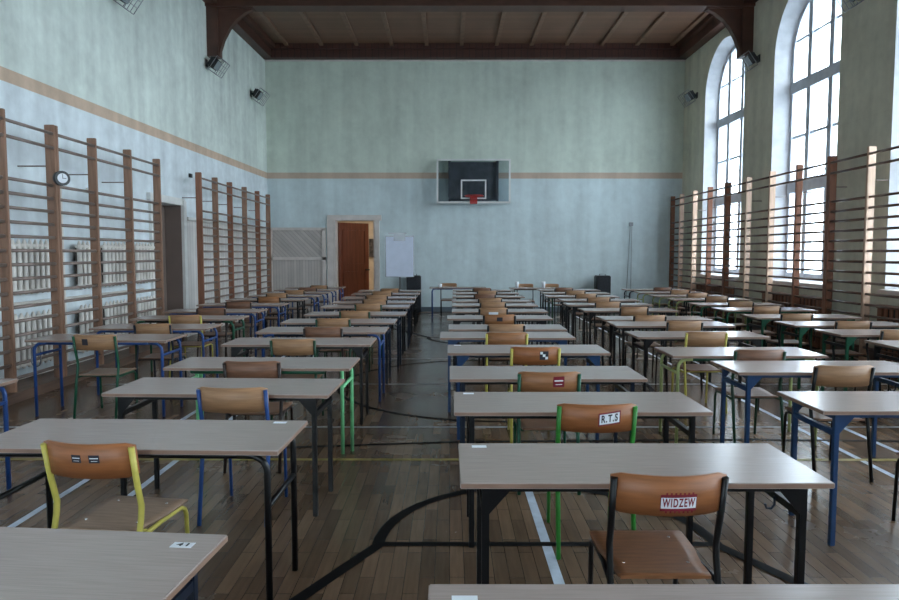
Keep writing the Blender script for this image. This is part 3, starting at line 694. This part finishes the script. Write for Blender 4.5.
def chair(cf, bi, x, y, rot, label, stickers=(), screws=False, seatm=None):
    t = thing('school_chair', label, 'chair', (x, y, 0), rot, 'plywood school chairs behind the exam desks')
    p = paint(cf); t.scale = (0.965, 1, 0.95)
    for sx in (-1, 1):
        pm = cached(('post', cf, sx), lambda: MB().tube([(sx * 0.195, -0.045, 0), (sx * 0.193, 0.012, 0.36), (sx * 0.192, 0.04, 0.48), (sx * 0.192, 0.045, 0.53), (sx * 0.193, 0.018, 0.64), (sx * 0.194, -0.014, 0.797)], 0.0125, 8).mesh('rear_leg', p))
        link('rear_leg', pm, t)
        fm = cached(('fleg', cf, sx), lambda: MB().tube([(sx * 0.178, 0.42, 0), (sx * 0.178, 0.405, 0.35), (sx * 0.178, 0.39, 0.380), (sx * 0.178, 0.36, 0.394), (sx * 0.18, 0.20, 0.396), (sx * 0.192, 0.025, 0.396)], 0.0105, 8).mesh('front_leg', p))
        link('front_leg', fm, t)
    cm = cached(('cross', cf), lambda: MB().tube([(-0.18, 0.10, 0.395), (0.18, 0.10, 0.395)], 0.009, 6).mesh('crossbar', p))
    link('crossbar', cm, t); link('crossbar', cm, t, (0, 0.24, 0))
    sm = seatm or M_seatwood
    link('seat', cached(('seat', sm.name), lambda: seat_mesh(sm)), t)
    link('backrest', cached(('back', bi), lambda: back_mesh(BACKW[bi])), t)
    if screws:
        s = cached('screw', lambda: MB().tube([(0, 0, 0), (0, 0, 0.003)], 0.006, 8).mesh('screw', mat('chrome', (220, 220, 225), 0.15, 1.0)))
        for px, py in ((-0.12, 0.12), (0.12, 0.12), (-0.12, 0.34), (0.12, 0.34)): link('screw', s, t, (px, py, 0.4205))
    for (cx, cz, w_, h_, bg_m, kind) in stickers:
        def on(xx, zz, off): return (xx, board_y(xx) - 0.022 * (zz - 0.665) / 0.15 - off, zz)
        tilt = 0.12 if kind == 'RTS' else 0.0
        def patch(w2, h2, off, m_, name, par, cx=cx, cz=cz):
            mb = MB(); n = 6; a = [mb.b.verts.new(on(cx - w2 / 2 + w2 * i / n, cz - h2 / 2 + tilt * (w2 * i / n - w2 / 2), off)) for i in range(n + 1)]; b = [mb.b.verts.new(on(cx - w2 / 2 + w2 * i / n, cz + h2 / 2 + tilt * (w2 * i / n - w2 / 2), off)) for i in range(n + 1)]
            for i in range(n): mb.b.faces.new((a[i], a[i + 1], b[i + 1], b[i]))
            return part(name, mb, m_, par, fix=False)
        st = patch(w_, h_, 0.0012, bg_m, 'sticker', t)
        def lett(txt, size, width, m_, skew=0, oz=0, hs=1.0):
            tm = text_mesh(txt, size, width); tm.materials.append(m_)
            for v in tm.vertices: v.co = Vector(on(cx + v.co.x, cz + oz + v.co.y * hs + v.co.x * skew, 0.0028))
            link('lettering', tm, st)
        if kind == 'WIDZEW':
            patch(w_ * 0.97, h_ * 0.66, 0.0018, M_paper, 'label_panel', st); lett('WIDZEW', 0.034, w_ * 0.90, M_redink, hs=1.3)
            for sgn in (-1, 1):
                mb = MB()
                for k in range(7):
                    xx = cx - w_ * 0.36 + k * w_ * 0.12
                    mb.poly([on(xx, cz + sgn * h_ * 0.5, 0.001), on(xx + w_ * 0.05, cz + sgn * h_ * 0.5, 0.001), on(xx + w_ * 0.05, cz + sgn * h_ * 0.62, 0.001), on(xx, cz + sgn * h_ * 0.62, 0.001)])
                part('skyline_mark', mb, M_redink, st, fix=False)
        elif kind == 'RTS':
            patch(w_ * 0.90, h_ * 0.78, 0.0018, M_paper, 'label_panel', st); lett('R.T.S', 0.045, w_ * 0.74, M_ink, skew=0.12, hs=1.2)
        elif kind == 'badge':
            patch(w_ * 0.8, h_ * 0.12, 0.0018, M_paper, 'label_stripe', st, cz=cz + h_ * 0.1); patch(w_ * 0.6, h_ * 0.06, 0.0018, M_paper, 'label_stripe', st, cz=cz - h_ * 0.25)
        elif kind == 'chequer':
            for qx, qz in ((-1, 1), (1, -1), (0, 0)): patch(w_ * 0.3, h_ * 0.3, 0.0018, M_paper, 'label_patch', st, cx=cx + qx * w_ * 0.3, cz=cz + qz * h_ * 0.3)
    return t

def ordinal(i, n):
    W_ = ['nearest', 'second', 'third', 'fourth', 'fifth', 'sixth', 'seventh', 'eighth', 'ninth', 'tenth', 'eleventh', 'twelfth', 'thirteenth', 'fourteenth']
    if i == n - 1: return 'farthest'
    return W_[i]
TINT = {('box', 'black'): 'angular black', ('box', 'navy'): 'angular navy', ('box', 'mid blue'): 'angular blue'}
def desk_label(style, c1, i, n, where):
    fr = ('square-tube' if style == 'box' else 'bent-tube')
    return 'pale-topped desk with %s %s legs, %s %s' % (c1, fr, ordinal(i, n), where)
def chair_label(cf, i, n, where, extra=''):
    return '%s-framed chair%s at the %s desk %s' % (cf, extra, ordinal(i, n), where)

# (style, leg colour, rail colour, left X, front Y, rotation deg, chair X or None, chair frame, back wood, chair dy, chair rot)
COLS = {}
COLS['beside the left wall bars'] = [
    ('round', 'blue', 'blue', -4.04, 3.80, 0, None, 'green', 1, 0, 0),
    ('round', 'blue', 'blue', -3.88, 6.20, -0.6, -3.21, 'green', 1, 0, 0),
    ('round', 'blue', 'blue', -3.80, 7.16, -0.5, -3.10, 'navy', 1, 0, 0),
    ('round', 'green', 'black', -3.85, 8.17, 0, -3.15, 'yellow', 1, 0, 0),
    ('round', 'blue', 'blue', -3.88, 9.2, 0, -3.20, 'dark brown', 2, 0, 0),
    ('round', 'blue', 'blue', -3.85, 10.36, 0, -3.19, 'dark brown', 2, 0, 0),
    ('box', 'black', 'black', -3.78, 11.5, 0, -3.03, 'black', 0, 0, 0),
    ('round', 'blue', 'blue', -3.73, 12.5, 0, -3.15, 'black', 1, 0, 0),
    ('round', 'blue', 'blue', -3.73, 13.5, 0, -3.05, 'black', 1, 0, 0),
    ('round', 'blue', 'blue', -3.73, 14.5, 0, -3.0, 'black', 2, 0, 0),
    ('round', 'blue', 'blue', -3.73, 15.5, 0, -2.95, 'black', 1, 0, 0)]
COLS['left of the aisle'] = [
    ('box', 'navy', 'navy', -1.965, 1.50, -4.8, None, 'black', 0, 0, 0),
    ('low', 'black', 'black', -1.99, 2.75, -1.8, -1.42, 'yellow', 3, -0.05, -8),
    ('box', 'black', 'black', -1.98, 3.84, -2.2, -1.20, 'blue', 1, -0.05, -2),
    ('round', 'mint', 'green', -1.99, 4.70, -1, -1.355, 'dark brown', 2, 0, 0),
    ('box', 'black', 'black', -1.985, 5.90, 0, -1.348, 'dark green', 1, 0, 0),
    ('round', 'blue', 'navy', -1.95, 6.83, 0, -1.26, 'dark brown', 2, 0, 0),
    ('box', 'navy', 'navy', -1.93, 7.75, 0, -1.317, 'dark green', 1, 0, 0),
    ('box', 'navy', 'navy', -1.875, 8.75, 0, -1.21, 'dark green', 1, 0, 0),
    ('box', 'black', 'black', -1.896, 9.95, 0, -1.18, 'dark green', 1, 0, 0),
    ('box', 'navy', 'black', -1.87, 10.85, 0, -1.18, 'black', 1, 0, 0),
    ('box', 'black', 'black', -1.90, 11.95, 0, -1.27, 'black', 1, 0, 0),
    ('box', 'black', 'black', -1.886, 13.1, 0, -1.29, 'black', 1, 0, 0),
    ('box', 'black', 'black', -1.90, 14.15, 0, -1.23, 'black', 1, 0, 0)]
COLS['right of the aisle'] = [
    ('box', 'black', 'black', -0.05, 1.10, 0, None, 'black', 0, 0, 0),
    ('box', 'black', 'black', 0.037, 2.32, 0, 0.742, 'black', 3, 0, 0),
    ('box', 'black', 'black', 0.023, 3.38, 0, 0.727, 'bright green', 3, 0, 0),
    ('box', 'navy', 'black', 0.0, 4.28, 0, 0.623, 'green', 0, 0, 0),
    ('box', 'mid blue', 'navy', -0.016, 5.40, 0, 0.677, 'yellow', 3, 0, 0),
    ('box', 'mid blue', 'mid blue', -0.09, 6.37, 0, 0.533, 'yellow', 0, 0, 0),
    ('box', 'navy', 'navy', -0.01, 7.08, 0, 0.587, 'black', 1, 0.02, 0),
    ('box', 'black', 'black', -0.03, 8.21, 0, 0.598, 'black', 0, 0, 0),
    ('box', 'black', 'black', 0.034, 9.2, 0, 0.588, 'black', 1, 0, 0),
    ('box', 'black', 'black', 0.038, 10.25, 0, 0.65, 'black', 1, 0, 0),
    ('box', 'black', 'black', 0.04, 11.15, 0, 0.66, 'black', 1, 0, 0),
    ('box', 'black', 'black', 0.054, 12.25, 0, 0.63, 'black', 2, 0, 0),
    ('box', 'black', 'black', 0.06, 13.3, 0, 0.73, 'black', 1, 0, 0),
    ('box', 'black', 'black', 0.07, 14.35, 0, 0.68, 'black', 2, 0, 0)]
COLS['one column in from the windows'] = [
    ('box', 'mid blue', 'mid blue', 1.886, 3.40, 0, 2.68, 'black', 1, 0, 0),
    ('box', 'mid blue', 'mid blue', 1.927, 4.52, 0, 2.60, 'black', 1, 0, 0),
    ('round', 'lime', 'green', 1.73, 5.25, 0, 2.376, 'dark green', 2, 0, 0),
    ('box', 'black', 'black', 1.78, 6.43, 0, 2.41, 'yellow', 1, 0, 0),
    ('box', 'black', 'black', 1.82, 7.42, 0, 2.546, 'black', 1, 0, 0),
    ('box', 'black', 'black', 1.84, 8.10, 0, 2.375, 'black', 1, 0.03, 0),
    ('box', 'black', 'black', 1.85, 9.35, 0, 2.517, 'black', 1, 0, 0),
    ('box', 'black', 'black', 1.80, 10.35, 0, 2.39, 'black', 1, 0, 0),
    ('box', 'black', 'black', 1.87, 11.35, 0, 2.47, 'black', 1, 0, 0),
    ('box', 'dark green', 'black', 1.78, 12.35, 0, 2.46, 'black', 1, 0, 0),
    ('box', 'black', 'black', 1.85, 13.35, 0, 2.45, 'black', 1, 0, 0),
    ('box', 'black', 'black', 1.90, 14.45, 0, 2.41, 'black', 2, 0, 0)]
COLS['along the window wall'] = [
    ('box', 'black', 'black', 3.78, 5.70, 0, 4.42, 'black', 1, 0, 0),
    ('box', 'green', 'black', 3.80, 6.60, 0, 4.35, 'black', 1, 0, 0),
    ('box', 'green', 'black', 3.78, 7.45, 0, 4.39, 'black', 1, 0, 0),
    ('box', 'green', 'black', 3.77, 8.35, 0, 4.23, 'black', 1, 0, 0),
    ('round', 'green', 'green', 3.81, 9.45, 0, 4.37, 'black', 1, 0, 0),
    ('round', 'green', 'green', 3.80, 10.4, 0, 4.42, 'black', 1, 0, 0),
    ('round', 'lime', 'green', 3.80, 11.55, 0, 4.50, 'black', 1, 0, 0),
    ('round', 'lime', 'lime', 3.80, 12.5, 0, 4.52, 'black', 1, 0, 0),
    ('round', 'lime', 'dark green', 3.80, 13.55, 0, 4.56, 'black', 1, 0, 0),
    ('round', 'navy', 'dark green', 3.80, 14.6, 0, 4.54, 'black', 2, 0, 0)]
M_seat2 = mat('pale_seat_plywood', (150, 124, 104), 0.42, var=0.10, scale=5, stretch=(2, 14, 2))
STK = {}
for where, rows in COLS.items():
    n = len(rows)
    for i, (st, c1, c2, x0, yf, rt, cx, cf, bi, dy, cr) in enumerate(rows):
        stick = None
        if where == 'left of the aisle' and i == 0: stick = (0.555, 0.17, '41')
        elif where == 'left of the aisle' and i == 1: stick = (0.53, 0.205, '')
        elif where == 'right of the aisle' and i in (0, 1, 2, 4): stick = (-0.565, 0.175 if i == 0 else 0.20, '')
        desk(st, c1, c2, x0, yf, R(rt), desk_label(st, c1, i, n, where), stick, full=yf < 11 and not (where == 'right of the aisle' and i in (2, 3)), wx={('right of the aisle', 3): 0.965, ('right of the aisle', 5): 0.98, ('right of the aisle', 6): 0.95, ('right of the aisle', 7): 0.985, ('one column in from the windows', 2): 0.925, ('one column in from the windows', 3): 0.97, ('beside the left wall bars', 2): 0.96}.get((where, i), 1.0))
        if cx is None: continue
        sk = []; extra = ''; sm = None
        if where == 'right of the aisle':
            if i == 1: sk = [(0.022, 0.716, 0.128, 0.062, M_redink, 'WIDZEW')]; extra = ' with WIDZEW sticker'; sm = mat('brown_seat_plywood', (128, 84, 54), 0.4, var=0.1, scale=5, stretch=(2, 14, 2))
            if i == 2: sk = [(0.055, 0.742, 0.115, 0.070, M_redink, 'RTS')]; extra = ' with white lettered sticker'
            if i == 3: sk = [(0.055, 0.752, 0.072, 0.070, M_redink, 'badge')]; extra = ' with dark red sticker'
            if i == 4: sk = [(0.065, 0.745, 0.072, 0.072, M_ink, 'chequer')]; extra = ' with black and white sticker'
            if i == 7: sk = [(0.0, 0.755, 0.07, 0.05, M_ink, 'plain')]; extra = ' with dark mark'
            if i == 8: sk = [(0.0, 0.735, 0.13, 0.04, M_paper, 'plain')]; extra = ' with pale strip'
        if where == 'left of the aisle' and i == 1:
            sk = [(-0.02, 0.752, 0.042, 0.034, M_ink, 'badge'), (0.055, 0.752, 0.042, 0.034, M_ink, 'badge')]; extra = ' with two small dark stickers'; sm = M_seat2
        if 'left wall' in where and i == 1: sk = [(-0.07, 0.745, 0.06, 0.06, M_ink, 'plain')]; extra = ' with dark mark'; sm = M_seat2
        chair(cf, bi, cx, yf - 0.05 + dy, R(cr), chair_label(cf, i, n, where, extra), sk, screws=(i < 3), seatm=sm)

# committee tables and chairs near the far wall, facing the room
def far_table(x0, yf, c, st, label): return desk(st, c, c, x0, yf, 0, label, full=False)
far_table(-0.46, 15.55, 'blue', 'round', 'school desk with blue bent-tube legs standing alone before the far wall')
far_table(1.36, 15.2, 'black', 'box', 'school desk with black square-tube legs before the far wall, right of the blue one')
chair('black', 1, -0.02, 16.45, R(180), 'school chair facing the camera behind the lone blue-legged far desk')
chair('black', 1, 1.78, 16.1, R(180), 'school chair facing the camera behind the far black desk, left of its pair')
chair('black', 1, 2.38, 16.1, R(180), 'school chair facing the camera behind the far black desk, right of its pair')
def cup(x, y, h, r, label):
    t = thing('white_cup', label, 'cup', (x, y, 0.7144), 0, 'white cups on the far desks')
    part('body', MB().tube([(0, 0, 0), (0, 0, h)], r, 12, rr=[r * 0.8, r]), M_paper, t)
    part('rim', MB().tube([(0, 0, h), (0, 0, h + 0.004)], r * 1.05, 12), M_white, t)
cup(-0.22, 15.8, 0.07, 0.05, 'small white cup on the lone blue-legged far desk')
cup(1.52, 15.4, 0.14, 0.04, 'white cup on the left end of the far black desk')
cup(2.12, 15.4, 0.14, 0.04, 'white cup in the middle of the far black desk')

# cable coil hanging from the left blue desk
cc = MB(); pts = []
for i in range(40):
    a = i / 39 * 2 * math.pi * 2.0; pts.append((0.05 * math.sin(a), 0.012 * math.sin(3 * a), -0.09 + 0.10 * math.cos(a)))
cc.tube(pts, 0.006, 6)
o = part('cable_loop', cc, M_steel); o.location = (-3.93, 6.45, 0.62); o['label'] = 'loop of grey cable hanging at the second desk by the left wall bars'; o['category'] = 'cable'

# everything carried by the walls and roof sits slightly lower than drawn above
for o in list(col.objects):
    if o.parent: continue
    nm = o.name.split('.')[0]
    if nm == 'floodlight': o.scale = (0.85, 0.85, 0.85)
    if nm == 'ceiling' or nm in ('trim_1', 'trim_2', 'trim_3', 'trim_4', 'trim_5') or nm in ['trim_%d' % k for k in range(10, 15)]: o.location.z -= 0.085
    elif nm in ('floodlight', 'basketball_backboard', 'wall_clock', 'wall_switch', 'wall_cable', 'radiator', 'heating_pipe'): o.location.z -= 0.04
    elif nm in ('wall_bars', 'flipchart', 'trim_8', 'trim_9', 'loudspeaker'): o.scale.z = 0.985
